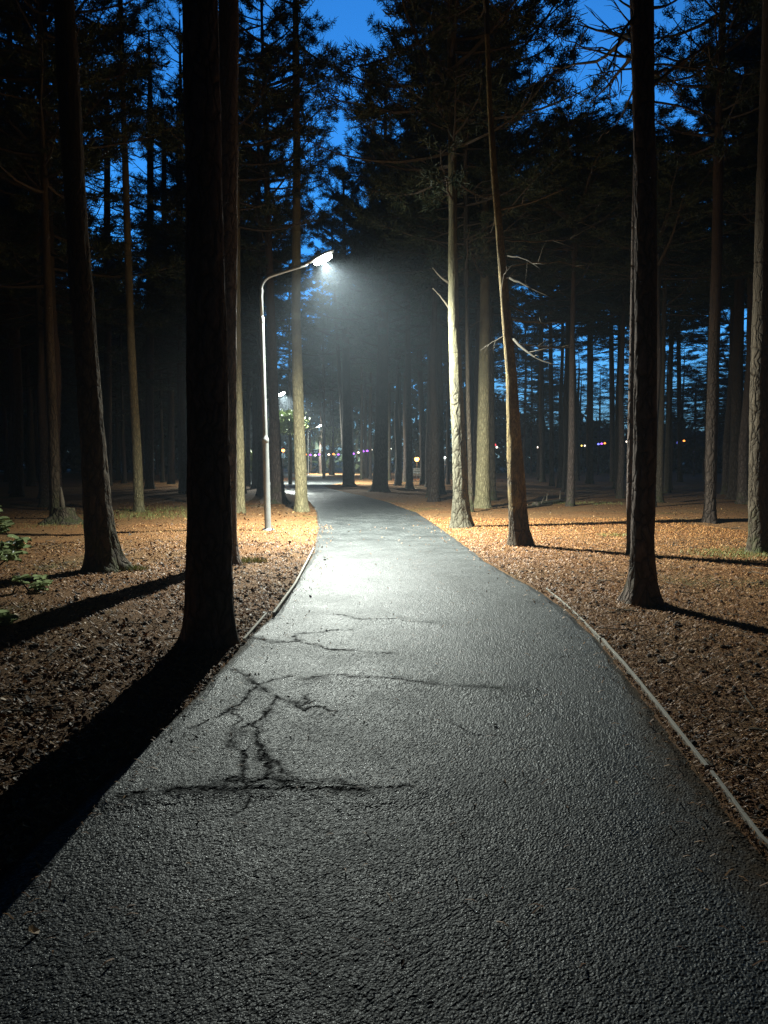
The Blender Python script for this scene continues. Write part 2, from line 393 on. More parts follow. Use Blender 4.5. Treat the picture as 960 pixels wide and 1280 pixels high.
def build_needle_litter():
    P = np.concatenate([scatter_points(16000, 2.2, 18, 4.5, -1), scatter_points(52000, 2.2, 20, 6.5, 1)])
    P = np.concatenate([P, path_bits(900)]); n = len(P); z = gz(P[:, 0], P[:, 1]); onp = (P[:, 0] > pl(P[:, 1]) + .05) & (P[:, 0] < pr(P[:, 1]) - .05); z = np.where(onp, .014 + undul(P[:, 0], P[:, 1]), z); a = RNG.random(n) * 6.283; L = .03 + .035 * RNG.random(n); W = .0016 + .0016 * RNG.random(n) + .00028 * P[:, 1]
    t = RNG.random(n) * .35; bx = np.cos(a); by = np.sin(a)
    p0 = np.stack([P[:, 0], P[:, 1], z + .004], 1)
    d = np.stack([bx, by, t], 1) * L[:, None]; s = np.stack([-by, bx, np.zeros(n)], 1) * W[:, None]
    up = np.zeros((n, 3)); up[:, 2] = W * 1.2
    V = np.stack([p0 - s, p0 + s, p0 + d * .5 + up + s * .9 + up, p0 + d, p0 + d * .5 + up - s * .9 + up], 1).reshape(-1, 3)
    F = np.concatenate([np.arange(n)[:, None] * 5 + np.array(q) for q in ((0, 1, 2), (0, 2, 4), (4, 2, 3))])
    m, nt, b = mat('pine_needle_litter'); N = NT(nt); g = N.n('ShaderNodeNewGeometry')
    c = N.ramp(g.outputs['Random Per Island'], [(0, (0.093, 0.0340, 0.0102)), (.5, (0.350, 0.1403, 0.0374)), (1, (0.577, 0.2890, 0.0952))])
    N.l(c, b.inputs['Base Color']); b.inputs['Roughness'].default_value = .6
    tag(link('pine_litter', fast_mesh('pine_litter', V, F, m)), 'loose rusty pine needles lying along the path edges', 'needles', kind='stuff')
build_needle_litter()
def build_cones():
    """fallen pine cones: small dark scaled ovals"""
    P = np.concatenate([scatter_points(420, 3.0, 14, 5.5, 1), scatter_points(330, 4.0, 13, 4.0, -1)]); mb_v = []; mb_f = []; k = 0
    seg, ring = 6, 5
    for i, (x, y) in enumerate(P):
        L = .020 + .012 * RNG.random(); a = RNG.random() * 6.283; z = float(gz(x, y)) + .012
        V = []
        for r in range(ring):
            t = r / (ring - 1); rr = L * .62 * math.sin(math.pi * (.12 + .8 * t)) * (1.15 if r % 2 else .9)
            for s in range(seg):
                q = 6.283 * (s + .5 * (r % 2)) / seg; lx = (t - .5) * 2 * L; ly = rr * math.cos(q); lz = rr * math.sin(q)
                V.append((x + lx * math.cos(a) - ly * math.sin(a), y + lx * math.sin(a) + ly * math.cos(a), z + lz))
        mb_v.append(V)
        for r in range(ring - 1):
            for s in range(seg): mb_f.append((k + r * seg + s, k + r * seg + (s + 1) % seg, k + (r + 1) * seg + (s + 1) % seg, k + (r + 1) * seg + s))
        k += seg * ring
    tag(link('pine_cones', fast_mesh('pine_cones', np.array(mb_v).reshape(-1, 3), np.array(mb_f), plain('pine_cone', (.055, .034, .02), .8))), 'small dark fallen pine cones scattered over the needles', 'pine cones', kind='stuff')
build_cones()

def build_twigs():
    """snapped twigs lying on the needles"""
    P = np.concatenate([scatter_points(260, 2.6, 18, 5.5, -1), scatter_points(330, 2.6, 20, 7.0, 1)]); mb = MB()
    for x, y in P:
        a = RNG.random() * 6.283; L = .08 + .32 * RNG.random() ** 2; r = .0025 + .004 * RNG.random(); k = RNG.normal(0, .25)
        q = [(x + L * t * math.cos(a + k * t), y + L * t * math.sin(a + k * t)) for t in (0, .35, .7, 1)]
        mb.tube([(u, v, float(gz(u, v)) + .010 + r) for u, v in q], [r, r, r * .8, r * .5], 5)
        if RNG.random() < .5:
            u, v = q[1]; b_ = a + RNG.choice((-.8, .8)); e = L * .35
            mb.tube([(u, v, float(gz(u, v)) + .012 + r), (u + e * math.cos(b_), v + e * math.sin(b_), float(gz(u, v)) + .03)], [r * .7, r * .4], 4)
    tag(link('fallen_twigs', mb.mesh('fallen_twigs', DEADWOOD)), 'snapped twigs scattered over the forest floor', 'twigs', kind='stuff')
build_twigs()

# ------------------------------------------------------------------ kerb strips
KERB = plain('kerb_concrete', (.46, .43, .37), .85, noise=30)
def kerb(pts, w, h, label):
    """a narrow concrete edging with worn top, following the asphalt"""
    P = []
    for (ax, ay), (bx, by) in zip(pts[:-1], pts[1:]):
        n = max(2, int(math.hypot(bx - ax, by - ay) / .10))
        P += [(ax + (bx - ax) * i / n, ay + (by - ay) * i / n) for i in range(n)]
    P.append(pts[-1]); P = np.array(P); T = np.gradient(P, axis=0); T /= np.linalg.norm(T, axis=1)[:, None]; Nn = np.stack([-T[:, 1], T[:, 0]], 1)
    pr_ = [(-.5, -.10), (-.5, .82), (-.38, 1), (.38, 1), (.5, .82), (.5, -.10)]
    mb = MB(); V = []
    for i, (p, nn) in enumerate(zip(P, Nn)):
        j = (vnoise(i * .3, 3, 8) - .5) * .005
        for a, b_ in pr_:
            q = p + nn * (a * w + j * .6); V.append((q[0], q[1], h * b_ * 1 + (j if b_ > 0 else -.06) + .02))
    k = len(pr_); F = [(i * k + a, i * k + a + 1, (i + 1) * k + a + 1, (i + 1) * k + a) for i in range(len(P) - 1) for a in range(k - 1)]
    F += [tuple(range(k)), tuple((len(P) - 1) * k + a for a in range(k - 1, -1, -1))]
    mb.add(V, F)
    tag(link('kerb_strip', mb.mesh('kerb_strip', KERB, False)), label, kind='structure')
g_ = ground
kerb([g_(683, 738), g_(715, 765), g_(751, 801)], .018, .012, 'low concrete edging sunk level with the asphalt on the right')
kerb([g_(753, 803), g_(800, 858), g_(845, 915), g_(884, 965)], .022, .020, 'pale concrete edging along the right side of the path')
kerb([g_(889, 972), g_(920, 1012), g_(952, 1056), (1.60, 2.3), (1.70, 1.2), (1.75, -6)], .018, .018, 'broken off concrete edging nearest on the right')
kerb([g_(392, 688), g_(383, 706), g_(369, 733), g_(342, 771)], .028, .028, 'bright concrete edging on the left beside the lamp')
kerb([g_(333, 771), g_(322, 784), g_(305, 804)], .024, .024, 'short loose concrete edging by the big left trunk')

# ------------------------------------------------------------------ crowns
def tufts(P, D, K, L0, L1, W, rng):
    n = len(P); P = np.repeat(P, K, 0); D = np.repeat(D, K, 0); m = n * K
    d = D * .55 + rng.normal(0, .55, (m, 3)); d /= np.linalg.norm(d, axis=1)[:, None]
    L = (L0 + (L1 - L0) * rng.random(m))[:, None]
    s = np.cross(d, rng.normal(0, 1, (m, 3))); s /= np.linalg.norm(s, axis=1)[:, None] + 1e-9
    w = W * (.7 + .6 * rng.random(m))[:, None]
    b = P + rng.normal(0, .04, (m, 3))
    V = np.stack([b - s * w * .5, b + s * w * .5, b + d * L + s * w * .25, b + d * L - s * w * .25], 1).reshape(-1, 3)
    return V, np.arange(m * 4).reshape(-1, 4)
def crown_mesh(name, seed, L=10., Rm=2.6, nb=52, style='pine', K=18, sub=9, W=.019, dead=.12):
    rng = np.random.default_rng(seed); rnd = random.Random(seed); mb = MB(); TP = []; TD = []
    mb.tube([(0, 0, -.3), (.03, .02, L * .4), (-.02, .04, L * .75), (0, 0, L)], [.085, .065, .035, .01], 6, 0)
    for i in range(nb):
        t = (i + rnd.random()) / nb
        if style == 'pine':
            z = L * (.02 + .96 * t); prof = .45 + .75 * math.sin(math.pi * min(1, .25 + .62 * t)); prof *= (1 - t ** 4 * .75)
            el = R(rnd.uniform(-12, 18) + 32 * t)
        else:
            z = L * (.01 + .97 * t); prof = (1 - t) ** .8 * 1.15 + .06; el = R(rnd.uniform(-22, -2) + 22 * t)
        ln = Rm * prof * rnd.uniform(.55, 1.15); az = rnd.random() * 6.283
        h = np.array((math.cos(az), math.sin(az), 0)); pts = []
        for k in range(6):
            q = k / 5; sag = -.10 * ln * math.sin(q * 2.2) + .16 * ln * q * q
            pts.append(np.array((0, 0, z)) + h * ln * q * math.cos(el) + np.array((0, 0, ln * q * math.sin(el) + sag)) + rng.normal(0, .035, 3) * q)
        pts = np.array(pts); r0 = .012 + .011 * ln
        mb.tube(pts, np.linspace(r0, .005, 6), 4, 0, False)
        bare = t < dead and rnd.random() < .6
        for k in range(sub + int(ln * 2)):
            q = rnd.uniform(.28, 1.0); p = pts[0] + (pts[-1] - pts[0]) * q; idx = min(4, int(q * 5)); p = pts[idx] + (pts[idx + 1] - pts[idx]) * (q * 5 - idx)
            sd = rnd.choice((-1, 1)) * R(rnd.uniform(25, 75)); hd = np.array((math.cos(az + sd), math.sin(az + sd), rnd.uniform(-.15, .45)))
            bl = (.25 + .5 * rnd.random()) * (1.15 - q * .5) * (ln / 2.2) ** .5; e = p + hd * bl
            mb.tube([p, (p + e) / 2 + rng.normal(0, .03, 3), e], [.008, .006, .003], 3, 0, False)
            if bare: continue
            for s in (.45, .75, 1.0):
                TP.append(p + (e - p) * s); TD.append(hd + (0, 0, .25))
        if not bare: TP.append(pts[-1]); TD.append(pts[-1] - pts[-2])
    TP = np.array(TP); TD = np.array(TD); TD /= np.linalg.norm(TD, axis=1)[:, None]
    V, F = tufts(TP, TD, K, .08, .19, W, rng); base = mb.n
    me = MB(); me.v = mb.v; me.f = mb.f; me.m = mb.m; me.n = mb.n
    me.v.append(V); me.f += [tuple(q) for q in (F + base).tolist()]; me.m += [1] * len(F)
    return me.mesh(name, [TWIG, NEEDLES], False)
CROWNS = [crown_mesh('crown', 100 + i, L=10, Rm=[2.9, 2.5, 2.7, 3.1][i], nb=[66, 58, 70, 62][i]) for i in range(4)]
SPRUCE = [crown_mesh('crown', 200 + i, L=13, Rm=2.5, nb=84, style='spruce', K=14, sub=7) for i in range(2)]
SPARSE = [crown_mesh('crown', 300 + i, L=11, Rm=2.7, nb=40, K=10, sub=5, W=.017, dead=.5) for i in range(2)]

# ------------------------------------------------------------------ trees
def trunk_mesh(pts, rad, seg, step, seed, flare=.45, rough=.05, mat_=None):
    """pts local (z up from base); radius list per pt; bark relief and root flare"""
    pts = np.asarray(pts, float); rad = np.asarray(rad, float); H = pts[-1, 2]
    zs = [-.15, -.02]; z = .04
    while z < H: zs.append(z); z += step if z < 9 else step * 5
    zs.append(H); zs = np.array(zs)
    C = np.stack([np.interp(zs, pts[:, 2], pts[:, 0]), np.interp(zs, pts[:, 2], pts[:, 1]), zs], 1)
    for a in (0, 1):      # smooth the polyline a little
        for _ in range(4): C[1:-1, a] = (C[:-2, a] + 2 * C[1:-1, a] + C[2:, a]) / 4
    r = np.interp(zs, pts[:, 2], rad)
    ang = np.linspace(0, 2 * math.pi, seg, endpoint=False)
    lob = 1 + .35 * np.sin(ang * 4 + seed) + .25 * np.sin(ang * 3 + seed * 2.1)
    fl = np.exp(-np.clip(zs, 0, None) / .16)[:, None] * flare * np.clip(lob, .2, 2)
    A, Z = np.meshgrid(ang, zs)
    k = 7
    cx = np.cos(A) * k * .45; cy = np.sin(A) * k * .45
    n1 = vnoise(cx + 40 + cy * 1.7, Z * 1.6 + cy * .5, seed) - .5
    n2 = vnoise(cx * 2.3 + 11 + cy * 3.1, Z * 6, seed + 5) - .5
    n3 = vnoise(np.full_like(Z, 3.3) + seed, Z * 1.3, seed + 9) - .5
    disp = 1 + fl + rough * (n1 * 1.0 + n2 * 1.0) + .10 * n3
    mb = MB(); mb.tube(C, r, seg, disp=disp)
    return mb.mesh('trunk', mat_, True), C, r
def dead_branch(parent, p0, p1, r, seed, twigs=3, material=None):
    rnd = random.Random(seed); p0 = np.array(p0); p1 = np.array(p1); L = np.linalg.norm(p1 - p0); n = 9
    pts = []; w = 0
    side = np.cross(p1 - p0, (rnd.uniform(-1, 1), rnd.uniform(-1, 1), .6)); side /= np.linalg.norm(side)
    for i in range(n):
        q = i / (n - 1); w += rnd.uniform(-1, 1) * .02 * L
        pts.append(p0 + (p1 - p0) * q + side * (math.sin(q * 2.6) * .08 * L + w * q) + np.array((0, 0, rnd.uniform(-.01, .01) * L)))
    mb = MB(); mb.tube(pts, np.linspace(r, r * .22, n), 6)
    for k in range(twigs):
        i = rnd.randint(3, n - 2); d = (p1 - p0) / L + np.array((rnd.uniform(-.9, .9), rnd.uniform(-.9, .9), rnd.uniform(-.7, .7)))
        e = pts[i] + d / np.linalg.norm(d) * L * rnd.uniform(.15, .4)
        mb.tube([pts[i], (pts[i] + e) / 2 + np.array((rnd.uniform(-.03, .03), 0, .02)), e], [r * .4, r * .25, r * .1], 4)
    return link('dead_branch', mb.mesh('dead_branch', material or DEADWOOD), parent)

TREES = []   # (x, y) of all trees, to keep the filler apart
def px_tree(px, w, label, material, d=None, H=19., cbase=8.0, crown=None, seg=36, step=.05, seed=1, branches=(), rough=.06, flare=.4, scale=1., group='pines lining the lamplit path', name='pine_tree', dup_light=None):
    """px: trunk axis in the picture from the base upward; w: trunk width in pixels at those points"""
    if d is None:
        x0, d = ground(*px[0])
    else: x0 = at(px[0][0], px[0][1], d)[0]
    P = [at(a, b, d) for a, b in px]; zb = float(gz(x0, d))
    loc = [(p[0] - x0, 0., p[2]) for p in P]; loc[0] = (0, 0, 0)
    rad = [v * d / FPX / 2 for v in w]
    if loc[-1][2] < H - 2:
        sx = (loc[-1][0] - loc[0][0]) / max(1, loc[-1][2]); z1 = loc[-1][2]
        for q in (.4, .75, 1.0):
            z = z1 + (H - z1) * q; loc.append((loc[len(px) - 1][0] + sx * (z - z1) * .6, (seed % 5 - 2) * .05 * q, z)); rad.append(rad[len(px) - 1] * (1 - q * .85))
    t = thing(name, (x0, d, zb), label, 'tree', group)
    me, C, r = trunk_mesh(loc, rad, seg, step, seed, flare, rough, material)
    link('trunk', me, t)
    cm = crown or CROWNS[seed % 4]
    co = link('crown', cm, t); zc = cbase; i = np.argmin(abs(C[:, 2] - zc)); co.location = tuple(C[i]); s = (H - zc) / 10.0 * 1.04 * (10 / 13 if cm in SPRUCE else 1)
    co.scale = (scale, scale, s); co.rotation_euler = (0, 0, seed * 1.7)
    tx = C[-1] - C[i]; co.rotation_euler = (-(tx[1] / tx[2]) * .8, (tx[0] / tx[2]) * .8, 0)
    for k, (a, b, rr) in enumerate(branches):
        A = np.array(at(*a, d)) - (x0, d, zb); B = np.array(at(*b[:2], d + (b[2] if len(b) > 2 else 0))) - (x0, d, zb)
        j = np.argmin(abs(C[:, 2] - A[2])); A = np.array((C[j, 0] + np.sign(B[0] - C[j, 0]) * r[j] * .6, C[j, 1], A[2]))
        dead_branch(t, A, B, rr, seed * 10 + k, twigs=0 if seed == 18 else (5 if seed == 24 else 1 + (seed + k) % 4))
    TREES.append((x0, d)); return t

# --- trees one can tell apart in the picture
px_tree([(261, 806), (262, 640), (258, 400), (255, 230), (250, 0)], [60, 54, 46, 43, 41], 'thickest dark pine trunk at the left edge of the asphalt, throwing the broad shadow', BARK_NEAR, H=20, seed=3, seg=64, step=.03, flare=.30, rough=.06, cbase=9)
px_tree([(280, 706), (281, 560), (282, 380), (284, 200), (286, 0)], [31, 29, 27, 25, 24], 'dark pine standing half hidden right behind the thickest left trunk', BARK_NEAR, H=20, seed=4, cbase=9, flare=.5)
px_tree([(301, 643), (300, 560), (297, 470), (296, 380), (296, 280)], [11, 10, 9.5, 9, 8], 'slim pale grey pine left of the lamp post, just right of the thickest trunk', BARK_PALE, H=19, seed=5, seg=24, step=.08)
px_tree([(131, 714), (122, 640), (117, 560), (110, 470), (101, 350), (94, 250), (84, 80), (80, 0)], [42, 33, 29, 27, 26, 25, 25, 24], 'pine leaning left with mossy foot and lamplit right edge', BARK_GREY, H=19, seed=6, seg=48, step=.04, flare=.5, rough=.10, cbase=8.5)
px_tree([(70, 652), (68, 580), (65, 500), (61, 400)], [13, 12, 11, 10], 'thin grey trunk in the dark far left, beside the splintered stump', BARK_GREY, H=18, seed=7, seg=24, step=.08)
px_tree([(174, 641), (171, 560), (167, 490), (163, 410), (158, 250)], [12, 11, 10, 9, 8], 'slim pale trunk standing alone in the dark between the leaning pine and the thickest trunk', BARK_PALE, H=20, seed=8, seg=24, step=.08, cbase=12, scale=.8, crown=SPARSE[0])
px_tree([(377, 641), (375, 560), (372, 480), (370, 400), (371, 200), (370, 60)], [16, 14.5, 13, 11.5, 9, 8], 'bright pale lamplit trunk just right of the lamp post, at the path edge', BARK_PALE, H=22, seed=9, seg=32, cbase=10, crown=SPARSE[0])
px_tree([(348, 631), (344, 560), (341, 470)], [18, 14, 12], 'black trunk right behind the lamp post, its short shadow on the needles', BARK_DARK, H=18, seed=10, seg=24, step=.1, flare=.7)
px_tree([(327, 621), (327, 560), (326, 480)], [11, 10, 9], 'thin black trunk just left of the lamp post in the background', BARK_DARK, H=18, seed=11, seg=16, step=.15)
px_tree([(436, 609), (434, 560), (433, 480)], [15, 13, 11], 'dark trunk in the background where the path bends, with the orange lit one beside it', BARK_DARK, H=18, seed=12, seg=20, step=.15, cbase=8)
px_tree([(437, 606), (430, 560), (427, 500), (424, 465)], [6, 6, 6, 5], 'thin orange barked trunk touching the dark one at the path bend', BARK_RED, H=17, seed=13, seg=16, step=.15, cbase=8)
px_tree([(475, 615), (476, 560), (478, 480), (479, 400)], [19, 17, 15, 13], 'wide dark trunk in the middle distance straight beyond the path bend', BARK_DARK, H=20, seed=14, seg=24, step=.12, cbase=7.5, scale=1.2)
px_tree([(512, 612), (511, 540), (510, 450)], [9, 8, 7], 'slim dark trunk left of the orange glow', BARK_DARK, H=19, seed=15, seg=16, step=.15, cbase=7)
px_tree([(529, 607), (528, 540), (524, 440)], [8, 7, 6], 'slim dark trunk just right of the orange glow', BARK_DARK, H=19, seed=16, seg=16, step=.15, cbase=7)
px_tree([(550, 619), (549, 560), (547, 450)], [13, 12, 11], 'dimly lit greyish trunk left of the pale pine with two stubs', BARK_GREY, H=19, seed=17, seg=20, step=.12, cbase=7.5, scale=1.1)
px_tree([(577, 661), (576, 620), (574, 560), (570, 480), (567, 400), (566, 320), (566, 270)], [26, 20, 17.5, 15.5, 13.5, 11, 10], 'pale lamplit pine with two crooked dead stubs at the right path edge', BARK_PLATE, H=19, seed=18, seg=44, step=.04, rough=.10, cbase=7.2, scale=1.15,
        branches=[((566, 354), (541, 334), .035), ((565, 387), (540, 361), .03), ((570, 405), (581, 392), .02)])
px_tree([(589, 641), (587, 560), (585, 500)], [6, 5.5, 5], 'very thin trunk close behind the pale pine with two stubs', BARK_GREY, H=15, seed=19, seg=14, step=.12, cbase=7)
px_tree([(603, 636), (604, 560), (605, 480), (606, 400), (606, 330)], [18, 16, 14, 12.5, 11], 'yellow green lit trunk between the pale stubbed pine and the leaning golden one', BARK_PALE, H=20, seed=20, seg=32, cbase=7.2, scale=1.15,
        branches=[((606, 338), (650, 344, -1.5), .03), ((606, 400), (575, 420, 1), .02), ((606, 410), (626, 395, 1), .02), ((606, 440), (628, 425, -1), .02)])
px_tree([(616, 626), (615, 560), (614, 470)], [9, 8, 7], 'thin dim trunk just right behind the yellow green lit trunk', BARK_GREY, H=18, seed=21, seg=14, step=.15, cbase=7)
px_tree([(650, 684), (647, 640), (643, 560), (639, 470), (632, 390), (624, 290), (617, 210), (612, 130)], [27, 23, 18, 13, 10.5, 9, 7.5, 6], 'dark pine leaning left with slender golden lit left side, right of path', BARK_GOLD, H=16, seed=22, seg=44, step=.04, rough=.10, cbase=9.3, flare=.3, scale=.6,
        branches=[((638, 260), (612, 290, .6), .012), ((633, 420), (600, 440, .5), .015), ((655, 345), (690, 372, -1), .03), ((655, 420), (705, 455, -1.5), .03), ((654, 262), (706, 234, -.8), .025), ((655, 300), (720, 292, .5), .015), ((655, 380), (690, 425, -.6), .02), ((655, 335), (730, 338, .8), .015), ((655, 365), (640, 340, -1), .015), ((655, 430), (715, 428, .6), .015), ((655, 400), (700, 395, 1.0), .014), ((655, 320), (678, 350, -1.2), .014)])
px_tree([(803, 758), (803, 690), (806, 560), (807, 420), (807, 280), (804, 120), (802, 0)], [34, 28, 27, 26, 26, 26, 26], 'dark bare trunk nearest on the right of the path, with flared foot', BARK_NEAR, H=18, seed=24, seg=56, step=.035, rough=.08, cbase=9, flare=.72, crown=SPARSE[1],
        branches=[((802, 45), (715, 20, 1.2), .03), ((802, 30), (690, 85, 2.2), .03), ((803, 62), (735, 130, 1.0), .025), ((802, 20), (760, 95, -.8), .02), ((803, 90), (880, 40, 1.2), .025), ((803, 110), (870, 80, 1.5), .02), ((803, 10), (855, -20, .8), .02), ((803, 75), (700, 62, 1.8), .018), ((802, 55), (740, 5, .6), .014), ((802, 35), (765, -10, -.3), .012), ((803, 70), (690, 30, 1.4), .014), ((803, 85), (730, 95, .4), .012), ((803, 100), (750, 160, 1), .014), ((803, 60), (850, 20, .3), .012), ((803, 80), (900, 90, 1.0), .014), ((803, 100), (845, 130, .8), .012), ((803, 125), (880, 150, 1.3), .014), ((802, 15), (715, -15, .8), .012)])
px_tree([(788, 694), (787, 640), (788, 560), (790, 470)], [9, 8, 8, 8], 'slim black trunk half hidden behind the nearest right trunk', BARK_DARK, H=16, seed=25, seg=20, step=.08, cbase=9.8, scale=.7)
px_tree([(887, 655), (889, 560), (892, 450), (896, 320), (898, 200)], [15, 14, 13, 12, 11], 'dim reddish trunk standing in the shade right of the nearest right trunk', BARK_RED, H=19, seed=26, seg=24, step=.1, cbase=8.5, scale=.7)
px_tree([(917, 626), (920, 540), (923, 430), (925, 330)], [14, 13, 12, 11], 'faint reddish trunk farther back near the right side', BARK_RED, H=19, seed=27, seg=20, step=.12, cbase=8.5)
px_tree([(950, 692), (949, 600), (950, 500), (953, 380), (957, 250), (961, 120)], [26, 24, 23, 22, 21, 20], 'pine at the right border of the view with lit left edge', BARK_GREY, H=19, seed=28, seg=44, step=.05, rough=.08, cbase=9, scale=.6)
for i, (x, yb, xt, w) in enumerate([(708, 606, 710, 8), (737, 605, 738, 9), (722, 602, 716, 5), (766, 603, 764, 7), (823, 610, 822, 9), (690, 608, 688, 6), (850, 603, 848, 6), (678, 603, 676, 7)]):
    px_tree([(x, yb), ((x + xt) / 2, 500), (xt, 400)], [w, w * .9, w * .8],
            ['black trunk against the blue dusk, first left one of the close pair', 'black trunk against the blue dusk, second of the close pair', 'crooked thin black trunk between the close pair', 'black trunk against the blue dusk left of the nearest right trunk',
             'black trunk touching the right side of the nearest right trunk', 'slim black trunk just right of the bare broken branches', 'thin black trunk against the brightest patch of dusk on the right', 'slim black trunk among the bare broken branches'][i],
            BARK_DARK, H=17 + i % 3, seed=40 + i, seg=12, step=.25, cbase=8.5 + (i % 3) * .8, crown=CROWNS[i % 4], group='black trunks against the dusk sky')
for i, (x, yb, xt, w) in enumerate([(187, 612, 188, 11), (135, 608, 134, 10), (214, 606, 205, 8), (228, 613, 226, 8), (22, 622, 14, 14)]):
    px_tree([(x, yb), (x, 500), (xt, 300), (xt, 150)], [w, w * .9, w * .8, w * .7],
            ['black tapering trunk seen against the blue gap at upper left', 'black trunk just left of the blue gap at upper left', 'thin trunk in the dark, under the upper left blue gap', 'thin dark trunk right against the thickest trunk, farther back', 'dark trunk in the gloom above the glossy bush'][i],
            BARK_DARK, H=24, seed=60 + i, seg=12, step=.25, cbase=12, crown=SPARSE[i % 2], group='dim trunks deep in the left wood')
for i, (x, yb, w) in enumerate([(500, 605, 5), (452, 600, 4), (463, 600, 4), (543, 604, 6), (319, 611, 8), (310, 608, 6), (405, 598, 4), (362, 600, 4), (560, 606, 5), (487, 601, 4)]):
    px_tree([(x, yb), (x, 540), (x - 1 + i % 3, 450)], [w, w * .9, w * .8],
            'slender far trunk in the hazy gap beyond the bend of the path', BARK_GREY if i % 2 else BARK_RED, H=18, seed=80 + i, seg=10, step=.3, cbase=6.5 + i % 3, crown=CROWNS[i % 4], group='slender far trunks beyond the path bend')

# --- the rest of the wood
TRUNKS = []
for i in range(4):
    H = 12.0; pts = [(0, 0, 0), (.05 * (i - 1), .03, 3), (.08 * (1 - i), -.04, 7), (.03, .02, H)]
    TRUNKS.append(trunk_mesh(pts, [.20, .165, .13, .085], 12, .3, 500 + i, .35, .06, [BARK_DARK, BARK_GREY, BARK_RED, BARK_DARK][i])[0])
PROTO = {}
def fill_tree(x, y, H, cb, k, kind, label, group, cs=1.0, name='pine_tree'):
    t = thing(name, (x, y, float(gz(x, y))), label, 'tree', group, rz=random.random() * 6.28)
    tr = link('trunk', TRUNKS[k % 4], t); tr.scale = (H / 19, H / 19, (cb + .6) / 12.0)
    if kind == 'spruce': cm, L = SPRUCE[k % 2], 13.
    elif kind == 'sparse': cm, L = SPARSE[k % 2], 11.
    else: cm, L = CROWNS[k % 4], 10.
    c = link('crown', cm, t, (TRUNKS[k % 4].vertices[-1].co.x * 0, 0, cb)); c.scale = (cs, cs, (H - cb) / L); c.rotation_euler.z = k * 1.3
    TREES.append((x, y)); return t
LIGHT_PX = ((521, 9), (354, 7), (556, 6), (851, 8), (752, 8), (347, 9), (397, 8), (730, 6), (488, 5))
def free(x, y, gap):
    # leave the sight lines to the far lights open
    if 5 < y < 72 and any(abs(480 + x / y * FPX - p) < w_ + 170 / y for p, w_ in LIGHT_PX): return False
    if pl(y) - 1.6 < x < pr(y) + 1.6: return False
    return all((x - a) ** 2 + (y - b) ** 2 > gap * gap for a, b in TREES)
def fill(n, px0, px1, d0, d1, H0, H1, cb0, cb1, kinds, label, group, gap=2.2, cs=1.0, name='pine_tree'):
    k = 0; tries = 0
    while k < n and tries < 4000:
        tries += 1
        d = math.sqrt(random.uniform(d0 * d0, d1 * d1)); px = random.uniform(px0, px1); x = (px - 480) / FPX * d
        if not free(x, d, gap): continue
        fill_tree(x, d, (random.uniform(H0, H1) if H0 > 2 else 1.6 + d * random.uniform(H0, H1)), random.uniform(cb0, cb1), random.randrange(40), random.choice(kinds), label, group, cs * random.uniform(.9, 1.25), name); k += 1
# left wood: dense and black
fill(26, -60, 75, 22, 60, 17, 23, 5, 8, ['pine', 'pine', 'spruce'], 'unlit pine in the black wood at far left, behind the leaning pine', 'unlit pines at far left', cs=1.25)
fill(22, 225, 330, 30, 70, 15, 21, 5, 8, ['pine', 'spruce'], 'unlit pine in the black wood behind the thickest left trunk and lamp post', 'unlit pines left of the lamp', cs=1.25)
fill(14, 110, 225, 48, 85, 13, 19, 3, 6, ['spruce', 'pine'], 'unlit pine deep in the wood below the upper left blue gap', 'unlit pines below the left gap', cs=1.2)
# centre, beyond the bend
fill(14, 330, 480, 55, 90, 16, 21, 5, 8, ['pine'], 'hazy pine far beyond the bend, behind the lights', 'hazy pines beyond the bend', cs=1.1)
fill(30, 475, 600, 26, 62, 18, 23, 6.5, 9, ['pine', 'pine', 'spruce'], 'dark pine crowded behind the lamplit pines right of the path', 'dark pines behind the lit ones', cs=1.1)
# right
fill(13, 690, 870, 24, 42, .37, .44, 6.5, 8.5, ['pine'], 'dark pine standing before the blue dusk sky on the right', 'pines before the right dusk sky', cs=1.1)
fill(18, 905, 1060, 22, 40, 17, 22, 7.5, 9.5, ['pine', 'pine'], 'dark pine with heavy crown in the upper right', 'heavy pines at upper right', cs=1.1)
fill(34, 640, 1000, 48, 80, 9, 17, 2.4, 5, ['sparse', 'spruce', 'sparse'], 'sparse far tree whose boughs lace the right dusk sky', 'sparse trees lacing the dusk sky', cs=1.5)
# round the viewer, just outside the frame: they close the sky overhead
for i in range(24):
    a = R(100 + i * 7.0 + random.uniform(-3, 3)) if i < 12 else R(-20 - (i - 12) * 7.2 + random.uniform(-3, 3)); rr = random.uniform(5, 15)
    x, y = rr * math.cos(a), rr * math.sin(a)
    if abs(x) < .60 * y + 3 and y > 0: y = -abs(y)
    if abs(x) < 3.2: x = 3.4 * (1 if x > 0 else -1) + x
    if free(x, y, 2.5): fill_tree(x, y, random.uniform(17, 21), random.uniform(7, 9), i, 'pine', 'tall pine beside the near end of the path, behind the viewer', 'pines beside the near end of the path', 1.35)

